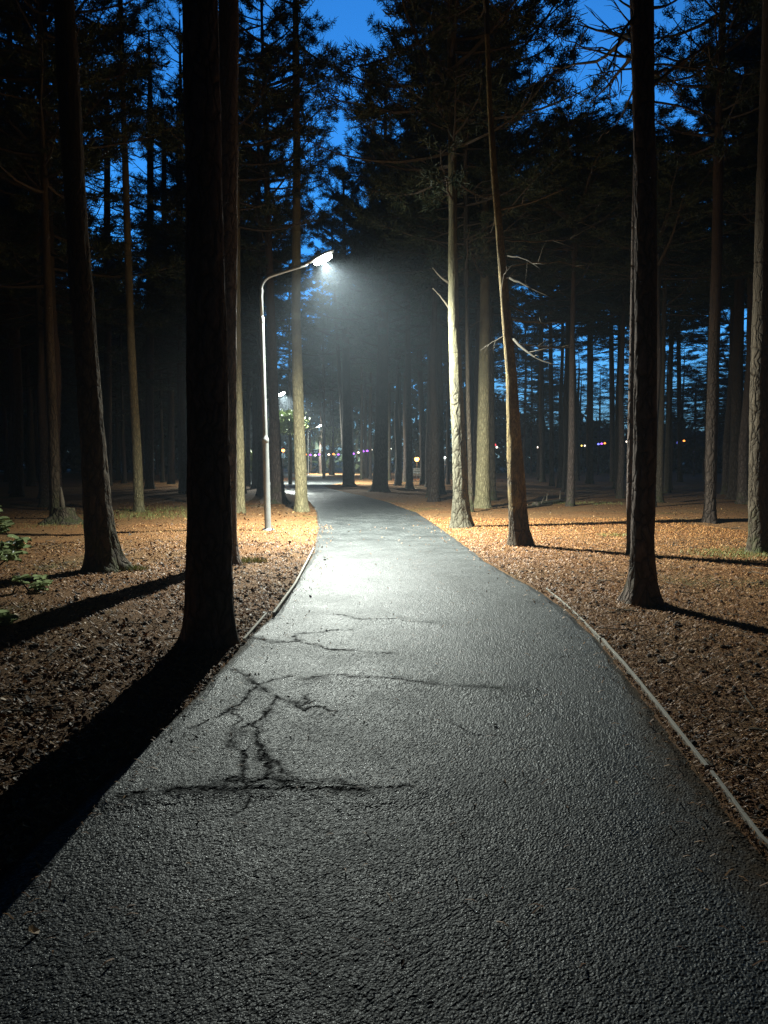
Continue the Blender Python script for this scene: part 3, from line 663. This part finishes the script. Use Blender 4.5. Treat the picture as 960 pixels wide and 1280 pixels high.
# ------------------------------------------------------------------ far dark wood and undergrowth as one mass
def build_treeline():
    rng = np.random.default_rng(5); P = []; D = []
    mb = MB()
    for i in range(17000):
        px = rng.uniform(-250, 1250) if i % 2 else rng.uniform(-250, 340); d = rng.uniform(86, 104)
        h = np.interp(px, [-250, 100, 300, 345, 480, 560, 680, 760, 900, 1250], [20, 20, 20, 16, 14, 13, 6.2, 5.2, 5.6, 7]) * (.75 + .5 * vnoise(px * .045, 1.0, 3)) 
        x = (px - 480) / FPX * d; z = h * rng.random() ** .8
        P.append((x, d, z)); D.append((rng.normal(0, .5), rng.normal(0, .5), .5))
    P = np.array(P); D = np.array(D); D /= np.linalg.norm(D, axis=1)[:, None]
    K = 7; n = len(P); Pk = np.repeat(P, K, 0) + rng.normal(0, .35, (n * K, 3)); d = np.repeat(D, K, 0) + rng.normal(0, .7, (n * K, 3)); d /= np.linalg.norm(d, axis=1)[:, None]
    s = np.cross(d, rng.normal(0, 1, d.shape)); s /= np.linalg.norm(s, axis=1)[:, None]; L = rng.uniform(.5, 1.1, (n * K, 1)); w = rng.uniform(.12, .3, (n * K, 1))
    Pk[:, 2] = np.maximum(Pk[:, 2], .02)
    V = np.stack([Pk - s * w, Pk + s * w, Pk + d * L + s * w * .3, Pk + d * L - s * w * .3], 1).reshape(-1, 3)
    tag(link('treeline', fast_mesh('treeline', V, np.arange(len(V)).reshape(-1, 4), NEEDLES)), 'black mass of far wood and undergrowth closing the view', 'treeline', kind='stuff')
build_treeline()

# ------------------------------------------------------------------ street lamps
def street_lamp(base, azim, label, name='street_lamp', arm=1.14, head_z=5.9, lens=LENS, power=None, tilt=26, spot_size=179, blend=1.0, seg=16, size=.025):
    t = thing(name, (base[0], base[1], base[2]), label, 'street lamp', 'street lamps along the path', rz=azim)
    m = MB(); m.lathe([(.0, .0), (.15, .0), (.15, .02), (.085, .03), (.072, .06), (.068, 1.95), (.066, 2.0)], seg); link('pole', m.mesh('pole', STEEL), t)
    for sx, sy in ((-1, -1), (-1, 1), (1, -1), (1, 1)):
        b_ = MB(); b_.lathe([(0, .018), (.018, .018), (.018, .045), (0, .05)], 6, (sx * .095, sy * .095, 0)); link('bolt', b_.mesh('bolt', DARKMETAL), t)
    m = MB(); m.lathe([(.068, 1.93), (.074, 1.95), (.074, 2.02), (.052, 2.06), (.050, 2.10), (.046, 4.5), (.046, 4.55)], seg); link('pole_section', m.mesh('pole_section', STEEL), t)
    m = MB(); m.lathe([(.047, 4.50), (.053, 4.52), (.053, 4.62), (.036, 4.66)], seg); link('collar', m.mesh('collar', STEEL), t)
    z0, z1 = 4.62, head_z - .70
    pts = [(0, 0, z0), (0, 0, z1 - .12), (.01, 0, z1)]
    for k in range(1, 11):
        q = R(72) * k / 10; rr = .34; pts.append((rr * (1 - math.cos(q)), 0, z1 + rr * math.sin(q)))
    sl = R(18); x, z = pts[-1][0], pts[-1][2]; rest = arm - x - .12
    for k in range(1, 5): pts.append((x + rest * k / 4, 0, z + rest * k / 4 * math.tan(sl)))
    m = MB(); m.tube(pts, [.036] * (len(pts) - 4) + [.033] * 4, 12); link('arm', m.mesh('arm', STEEL), t)
    ex, ez = pts[-1][0], pts[-1][2]
    # luminaire: flat tapered LED housing carried on a spigot
    h = link('lamp_head', None, t, (ex, 0, ez)); h.rotation_euler.y = -R(tilt); h.scale = (1.15, 1.3, 1.25)
    hb = MB(); rings = []
    prof = [(-.06, .035, .03), (.06, .045, .035), (.12, .095, .045), (.28, .13, .05), (.46, .125, .04), (.54, .09, .028), (.56, .05, .015)]
    for x_, w_, t_ in prof:
        rings.append([(x_, w_ * math.cos(a), .015 + (t_ if math.sin(a) > 0 else t_ * .55) * math.sin(a)) for a in np.linspace(0, 2 * math.pi, 14, endpoint=False)])
    n = 14; F = [(i * n + j, i * n + (j + 1) % n, (i + 1) * n + (j + 1) % n, (i + 1) * n + j) for i in range(len(prof) - 1) for j in range(n)] + [tuple(range(n - 1, -1, -1)), tuple((len(prof) - 1) * n + j for j in range(n))]
    hb.add(np.array(rings), F); link('housing', hb.mesh('housing', STEEL), h)
    lb = MB(); lr = []
    for zz, sc in ((-.012, 1.0), (-.045, 1.0), (-.075, .86), (-.088, .5)):
        lr.append([(.30 + .19 * sc * math.cos(a), .105 * sc * math.sin(a), zz) for a in np.linspace(0, 2 * math.pi, 20, endpoint=False)])
    n = 20; F = [(i * n + (j + 1) % n, i * n + j, (i + 1) * n + j, (i + 1) * n + (j + 1) % n) for i in range(3) for j in range(n)] + [tuple(3 * n + j for j in range(n - 1, -1, -1))]
    lb.add(np.array(lr), F); link('lens', lb.mesh('lens', lens), h)
    if power:
        # photometry of the luminaire: cut off a little above the horizontal, weaker towards the house side
        L = bpy.data.lights.new('lamp_light', 'POINT'); L.energy = power; L.color = (.93, 1.0, .91); L.shadow_soft_size = size
        L.use_nodes = True; N = NT(L.node_tree); em = next(q for q in L.node_tree.nodes if q.type == 'EMISSION')
        sp = N.n('ShaderNodeSeparateXYZ'); N.l(N.n('ShaderNodeTexCoord').outputs['Normal'], sp.inputs[0])
        def mr(src, a, b_, c0, c1):
            q = N.n('ShaderNodeMapRange', interpolation_type='SMOOTHSTEP'); N.l(src, q.inputs['Value'])
            for k_, v_ in (('From Min', a), ('From Max', b_), ('To Min', c0), ('To Max', c1)): q.inputs[k_].default_value = v_
            return q.outputs[0]
        halo_add = N.n('ShaderNodeMath', operation='ADD')     # stray light sideways and upward, added for a halo round the lamp
        N.l(N.math('MULTIPLY', mr(N.math('MULTIPLY', sp.outputs[2], -1.0), 0.11, 1.0, 0, 1), N.math('MULTIPLY', mr(sp.outputs[0], -.8, -.12, .46, 1.0), mr(sp.outputs[0], .62, .97, 1.0, .30))), halo_add.inputs[0]); halo_add.inputs[1].default_value = .012; N.l(halo_add.outputs[0], em.inputs['Strength'])
        o = bpy.data.objects.new('lamp_light', L); COL.objects.link(o); o.parent = h; o.location = (.30, 0, -.11); o.rotation_euler.y = R(tilt - 13)
    return t
LX, LY = ground(335, 666)
street_lamp((LX, LY, float(gz(LX, LY))), R(8), 'grey steel street lamp with curved arm, shining nearest over the path', power=16800).rotation_euler.y = -R(1.0)
f2 = at(347, 494, 51)
street_lamp((f2[0] - 1.0, 51, 0), R(-10), 'far street lamp glowing between the trunks left of the bright pale trunk', lens=FARLENS, power=30000, head_z=6.1, seg=10, size=.15)
f3 = at(396, 534, 82)
street_lamp((f3[0] - 1.0, 82, 0), R(20), 'farthest street lamp, a small white glow above the lit leaves', lens=FARLENS, power=16000, head_z=5.4, seg=8, size=.15)

# ------------------------------------------------------------------ leafy tree lit by the farthest lamps
LEAFG = plain('broad_leaf', (.24, .30, .10), .5)
def leafy_tree(px, py, d, H, rad, label):
    x, _, _ = at(px, py, d); t = thing('leafy_tree', (x, d, 0), label, 'tree')
    m = MB(); m.tube([(0, 0, -.1), (.05, 0, H * .35), (0, .05, H * .7), (.1, 0, H * .95)], [.13, .10, .06, .02], 10); rng = np.random.default_rng(int(px))
    link('trunk', m.mesh('trunk', BARK_GREY), t)
    n = 2600; q = rng.normal(0, 1, (n, 3)); q /= np.linalg.norm(q, axis=1)[:, None]; q *= (rng.random(n) ** .4)[:, None] * (.75 + .5 * vnoise(q[:, 0] * 3 + 5, q[:, 2] * 3 + q[:, 1] * 2, 4))[:, None]
    P = q * np.array((rad, rad, rad * .7)) + (0, 0, H * .78); d_ = rng.normal(0, 1, (n, 3)); d_ /= np.linalg.norm(d_, axis=1)[:, None]
    s = np.cross(d_, rng.normal(0, 1, (n, 3))); s /= np.linalg.norm(s, axis=1)[:, None]; L = .16; w = .06
    V = np.stack([P, P + d_ * L * .5 + s * w, P + d_ * L, P + d_ * L * .5 - s * w], 1).reshape(-1, 3)
    link('crown', fast_mesh('crown', V, np.arange(n * 4).reshape(-1, 4), LEAFG), t)
leafy_tree(412, 545, 79, 5.2, 1.7, 'small leafy tree lit pale green beside the farthest lamp')
leafy_tree(362, 515, 49, 5.2, 1.3, 'small leafy tree lit under the far street lamp')
leafy_tree(303, 575, 47, 2.0, 1.0, 'low green lit shrub tree glimpsed left of the lamp post')

# ------------------------------------------------------------------ fairy lights, lanterns
CABLE = plain('cable', (.02, .02, .02), .6)
BULB = {k: emit('bulb_' + k, c_, e_) for k, c_, e_ in (('violet', (.50, .14, 1.0), 2.6), ('orange', (1.0, .30, .05), 3.0), ('white', (1., .85, .7), 3.0), ('red', (1.0, .06, .08), 3.0), ('yellow', (1., .72, .15), 2.5), ('blue', (.18, .22, 1.), 2.6))}
def fairy(px_pts, d, cols, label, r=.075):
    P = [np.array(at(a, b, d)) for a, b in px_pts]; o = P[0].copy()
    t = thing('fairy_light_string', tuple(o), label, 'fairy lights', 'strings of fairy lights among the far trees')
    m = MB(); m.tube([p - o + (0, 0, .09) for p in P], [.012] * len(P), 5); link('cable', m.mesh('cable', CABLE), t)
    meshes = {}
    for i, p in enumerate(P):
        c = cols[i % len(cols)]
        if c not in meshes:
            b_ = MB(); b_.lathe([(.012, .09), (.03, .07), (r * .8, .03), (r, -.02), (r * .7, -.07), (.0, -.09)], 8); meshes[c] = b_.mesh('bulb', BULB[c])
        link('bulb', meshes[c], t, tuple(p - o))
fairy([(382, 568), (388, 568.5), (394, 569), (399, 568), (405, 569), (411, 568), (417, 567.5), (423, 568), (429, 567), (442, 567), (448, 565.5), (454, 564), (459, 563.5), (464, 562)], 66, ['orange', 'violet', 'white', 'violet', 'violet', 'white', 'orange', 'violet'], 'string of violet and orange fairy lights hung low across the gap beyond the path bend', .12)
fairy([(609, 562), (613, 560), (619, 556), (621, 559)], 60, ['violet', 'violet', 'red', 'white'], 'short string of red and violet lights right behind the yellow green lit trunk', .08)
fairy([(672, 559), (680, 559.5), (704, 559)], 70, ['white', 'white', 'yellow'], 'three tiny white lights low between the black trunks on the right', .06)
fairy([(727, 557), (731, 557), (734, 556.5)], 70, ['yellow', 'white', 'yellow'], 'small yellow lights among the close pair of black trunks', .08)
fairy([(748, 555), (752, 554.5), (756, 554)], 66, ['blue', 'violet', 'orange'], 'violet and orange lights left of the nearest right trunk', .11)
fairy([(778, 552), (783, 552)], 70, ['blue', 'white'], 'faint bluish lights close to the nearest right trunk', .07)
fairy([(847, 553), (851, 551.5), (855, 551)], 64, ['blue', 'violet', 'orange'], 'violet and orange lights right of the nearest right trunk', .11)
def lantern(px, py, d, col, strength, r, label):
    x, _, z = at(px, py, d); t = thing('lantern', (x, d, 0), label, 'lantern', 'lanterns far in the wood')
    m = MB(); m.lathe([(.0, 0), (.09, 0), (.09, .04), (.035, .08), (.03, z - r)], 8); link('post', m.mesh('post', DARKMETAL), t)
    g = MB(); g.lathe([(.03, -r), (r * .7, -r * .75), (r, 0), (r * .75, r * .7), (0, r)], 12, (0, 0, z)); link('globe', g.mesh('globe', emit('lantern_glow', col, strength)), t)
    c = MB(); c.lathe([(r * .9, r * .62), (r * .55, r * .95), (0, r * 1.2)], 12, (0, 0, z + .01)); link('cap', c.mesh('cap', DARKMETAL), t)
    L = bpy.data.lights.new('lantern_light', 'POINT'); L.energy = strength * 18; L.color = col; L.shadow_soft_size = .1
    o = bpy.data.objects.new('lantern_light', L); COL.objects.link(o); o.parent = t; o.location = (0, -r * 1.6, z)
lantern(521, 574, 62, (1., .42, .10), 8, .20, 'glowing orange lantern between the slim dark trunks beyond the bend')
lantern(354, 563, 70, (1., .40, .10), 5, .16, 'small orange lantern left of the bright pale trunk')
lantern(556, 572, 60, (.9, 1., .95), 4, .09, 'tiny white lantern by the dimly lit greyish trunk')
lantern(488, 561, 72, (1., .95, .8), 4, .10, 'tiny white lantern right of the wide dark trunk')

# park bench in the orange glow
bx = at(521, 600, 58)[0]
bench = thing('park_bench', (bx, 58, 0.0), 'pale slatted bench below the orange lantern', 'bench')
WOODP = plain('bench_wood', (.22, .21, .19), .7)
m = MB(); [m.box((0, y, .45), (1.9, .11, .035)) for y in (-.2, -.06, .08)]; link('seat', m.mesh('seat', WOODP, False), bench)
m = MB(); [m.box((0, .22, z), (1.9, .03, .11)) for z in (.62, .78, .93)]; link('backrest', m.mesh('backrest', WOODP, False), bench)
for s in (-.75, .75):
    m = MB(); m.box((s, -.18, .215), (.06, .06, .43)); m.box((s, .262, .45), (.06, .05, .9)); m.box((s, .03, .412), (.05, .36, .03)); link('leg', m.mesh('leg', DARKMETAL, False), bench)

# ------------------------------------------------------------------ stump, logs, bush, plants, moss
sx_, sy_ = ground(80, 657)
st = thing('tree_stump', (sx_, sy_, float(gz(sx_, sy_))), 'splintered mossy stump with one upright sliver, beside the thin grey trunk at far left', 'stump')
me, C, r = trunk_mesh([(0, 0, 0), (.02, 0, .22), (.02, .02, .38)], [.30, .22, .20], 24, .05, 31, .8, .3, BARK_GREY); link('bole', me, st)
m = MB(); m.tube([(-.02, 0, .25), (-.03, 0, .55), (-.05, .01, .80), (-.055, .01, .9)], [.07, .06, .03, .008], 7); link('splinter', m.mesh('splinter', DEADWOOD), st)
def log(p0, p1, r, label, seed):
    a = np.array((*ground(*p0), 0)); b = np.array((*ground(*p1), 0)); a[2] = float(gz(a[0], a[1])) + r * .7; b[2] = float(gz(b[0], b[1])) + r * .7
    t = thing('fallen_log', tuple(a), label, 'log'); rnd = random.Random(seed); m = MB(); n = 14
    pts = [(b - a) * i / (n - 1) + np.array((0, rnd.uniform(-.03, .03), rnd.uniform(-.02, .02))) for i in range(n)]
    m.tube(pts, [r * (1 - .45 * i / n) for i in range(n)], 14); link('bole', m.mesh('bole', BARK_DARK), t)
    for k in range(2):
        i = 4 + k * 5; m = MB(); m.tube([pts[i], pts[i] + np.array((rnd.uniform(-.2, .2), rnd.uniform(-.3, .3), r + .25))], [r * .3, r * .1], 6); link('branch_stub', m.mesh('branch_stub', DEADWOOD), t)
log((668, 635), (712, 629), .11, 'dark fallen log lying behind the golden leaning pine', 3)
log((640, 638), (690, 633), .06, 'thin fallen stem in front of the dark log', 5)

BUSHLEAF, bnt, bb = mat('bush_leaf'); NN = NT(bnt); gg = NN.n('ShaderNodeNewGeometry')
NN.l(NN.ramp(gg.outputs['Random Per Island'], [(0, (.06, .10, .045)), (.6, (.13, .18, .09)), (1, (.24, .28, .16))]), bb.inputs['Base Color']); bb.inputs['Roughness'].default_value = .38; tl = NN.n('ShaderNodeBsdfTranslucent'); tl.inputs[0].default_value = (.42, .5, .24, 1); mx = NN.n('ShaderNodeMixShader'); mx.inputs[0].default_value = .5; NN.l(bb.outputs[0], mx.inputs[1]); NN.l(tl.outputs[0], mx.inputs[2]); NN.l(mx.outputs[0], bnt.nodes['Material Output'].inputs[0])
def rosette_plant(name, loc, label, nstem, rad, h, leaf, seed, nl=9):
    rnd = random.Random(seed); rng = np.random.default_rng(seed)
    t = thing(name, loc, label, 'bush' if nstem > 6 else 'plant'); ms = MB(); V = []; F = []
    for i in range(nstem):
        a = rnd.random() * 6.283; q = rnd.random() ** .6; tip = np.array((math.cos(a) * rad * q, math.sin(a) * rad * q, h * (.35 + .65 * rnd.random()) * (1 - .35 * q * q)))
        ms.tube([(tip[0] * .1, tip[1] * .1, -.03), (tip[0] * .6, tip[1] * .6, tip[2] * .5), tip], [.012, .009, .005], 5)
        ax = np.array((math.cos(a) * q, math.sin(a) * q, .9)); ax /= np.linalg.norm(ax)
        for tier, ntier in ((0, nl), (-.07, nl - 3)):
            for k in range(ntier):
                b_ = 6.283 * k / ntier + rnd.uniform(-.25, .25); d = np.array((math.cos(b_), math.sin(b_), rnd.uniform(-.35, .4))); d = d + ax * .25; d /= np.linalg.norm(d)
                s = np.cross(d, ax); s /= np.linalg.norm(s) + 1e-9; L = leaf * rnd.uniform(.7, 1.15); w = L * .17; up = np.cross(s, d); p = tip + ax * tier
                k0 = len(V)
                for u, ww, dr in ((.05, .2, 0), (.3, .9, .03), (.6, 1., .03), (.85, .6, -.03), (1., .05, -.12)):
                    c = p + d * L * u + up * dr * L
                    V.append(c - s * w * ww + up * .02); V.append(c - up * .012); V.append(c + s * w * ww + up * .02)
                for j in range(4):
                    F.append((k0 + j * 3, k0 + j * 3 + 1, k0 + j * 3 + 4, k0 + j * 3 + 3)); F.append((k0 + j * 3 + 1, k0 + j * 3 + 2, k0 + j * 3 + 5, k0 + j * 3 + 4))
    link('stems', ms.mesh('stems', TWIG), t); link('leaves', fast_mesh('leaves', np.array(V), np.array(F), BUSHLEAF, smooth=True), t)
rosette_plant('glossy_bush', (-4.88, 8.1, float(gz(-4.88, 8.1))), 'glossy leaved evergreen bush reaching in at the left border', 74, .84, 1.28, .15, 3)
x_, y_ = ground(40, 742); rosette_plant('seedling', (x_, y_, float(gz(x_, y_))), 'small leafy seedling on the needles beside the glossy bush', 4, .16, .24, .11, 5, 7)
x_, y_ = ground(4, 785); rosette_plant('seedling', (x_ - .05, y_, float(gz(x_, y_))), 'low pale seedling at the left border below the glossy bush', 3, .14, .16, .12, 8, 7)

GRASSM = plain('grass_blade', (.23, .25, .07), .6)
def grass(spots, name, label):
    V = []
    for (px, py, rad, n, h) in spots:
        cx, cy = ground(px, py)
        for i in range(n):
            a = RNG.random() * 6.283; q = rad * RNG.random() ** .7; x = cx + q * math.cos(a) * 1.5; y = cy + q * math.sin(a); z = float(gz(x, y)); hh = h * RNG.uniform(.5, 1.2); b_ = RNG.random() * 6.283; l = RNG.normal(0, .45) * hh, RNG.normal(0, .45) * hh
            dx, dy = math.cos(b_) * .004, math.sin(b_) * .004
            V += [(x - dx, y - dy, z - .005), (x + dx, y + dy, z - .005), (x + l[0] + dx * .3, y + l[1] + dy * .3, z + hh), (x + l[0] - dx * .3, y + l[1] - dy * .3, z + hh)]
    V = np.array(V); tag(link(name, fast_mesh(name, V, np.arange(len(V)).reshape(-1, 4), GRASSM)), label, 'grass', kind='stuff')
grass([(160, 713, .22, 700, .06), (305, 705, .25, 700, .07), (930, 694, .7, 1600, .05), (960, 700, .8, 900, .05), (770, 672, .3, 300, .05), (60, 660, .8, 300, .06), (185, 648, 1.2, 900, .10), (215, 640, 1.5, 700, .10), (735, 632, .9, 400, .07)], 'grass', 'thin moss and grass tufts at the tree feet')

# ------------------------------------------------------------------ haze
m = bpy.data.materials.new('haze'); m.use_nodes = True; nt = m.node_tree; nt.nodes.clear()
o = nt.nodes.new('ShaderNodeOutputMaterial'); v = nt.nodes.new('ShaderNodeVolumePrincipled'); v.inputs['Color'].default_value = (.72, .86, 1, 1); v.inputs['Density'].default_value = .0012; v.inputs['Anisotropy'].default_value = .45
nt.links.new(v.outputs[0], o.inputs['Volume'])
mb = MB(); mb.box((0, 40, 14), (900, 960, 31)); tag(link('haze', mb.mesh('haze', m, False)), 'thin night mist, also standing in for lamp glare', kind='stuff')  # thin mist, also added to imitate glare round the lamps

# ------------------------------------------------------------------ sky
w = bpy.data.worlds.new('World'); scene.world = w; w.use_nodes = True; nt = w.node_tree; N = NT(nt)
sky = N.n('ShaderNodeTexSky'); sky.sky_type = 'NISHITA'; sky.sun_disc = False; sky.sun_elevation = R(9.0); sky.sun_rotation = R(180); sky.altitude = 0; sky.air_density = 1.0; sky.dust_density = .2; sky.ozone_density = 3.0
bg = nt.nodes['Background']
# dusk sky kept bright ahead (+Y); overhead and behind dimmed to cut fill light
dv = N.n('ShaderNodeTexCoord').outputs['Generated']; sp = N.n('ShaderNodeSeparateXYZ'); N.l(dv, sp.inputs[0])
lowt = N.mix(N.ramp(sp.outputs[2], [(.02, 0.), (.22, 1.)]), (1.45, .70, .74), (1, 1, 1))
glow = N.ramp(sp.outputs[1], [(.68, .012), (.84, 1.0)])
N.l(N.mix(1.0, N.mix(1.0, sky.outputs[0], (.30, 1.08, 1.85), 'MULTIPLY'), N.mix(1.0, lowt, glow, 'MULTIPLY'), 'MULTIPLY'), bg.inputs[0]); bg.inputs[1].default_value = .15

# ------------------------------------------------------------------ render settings
vs = scene.view_settings; vs.view_transform = 'Standard'; vs.look = 'None'; vs.exposure = 0; vs.gamma = 1
c = scene.cycles; c.max_bounces = 5; c.diffuse_bounces = 1; c.glossy_bounces = 2; c.transmission_bounces = 2; c.volume_bounces = 0; c.transparent_max_bounces = 4
c.use_denoising = True; c.denoising_prefilter = 'NONE'; c.use_adaptive_sampling = False; c.sample_clamp_indirect = 3.0; c.sample_clamp_direct = 0; c.caustics_reflective = False; c.caustics_refractive = False
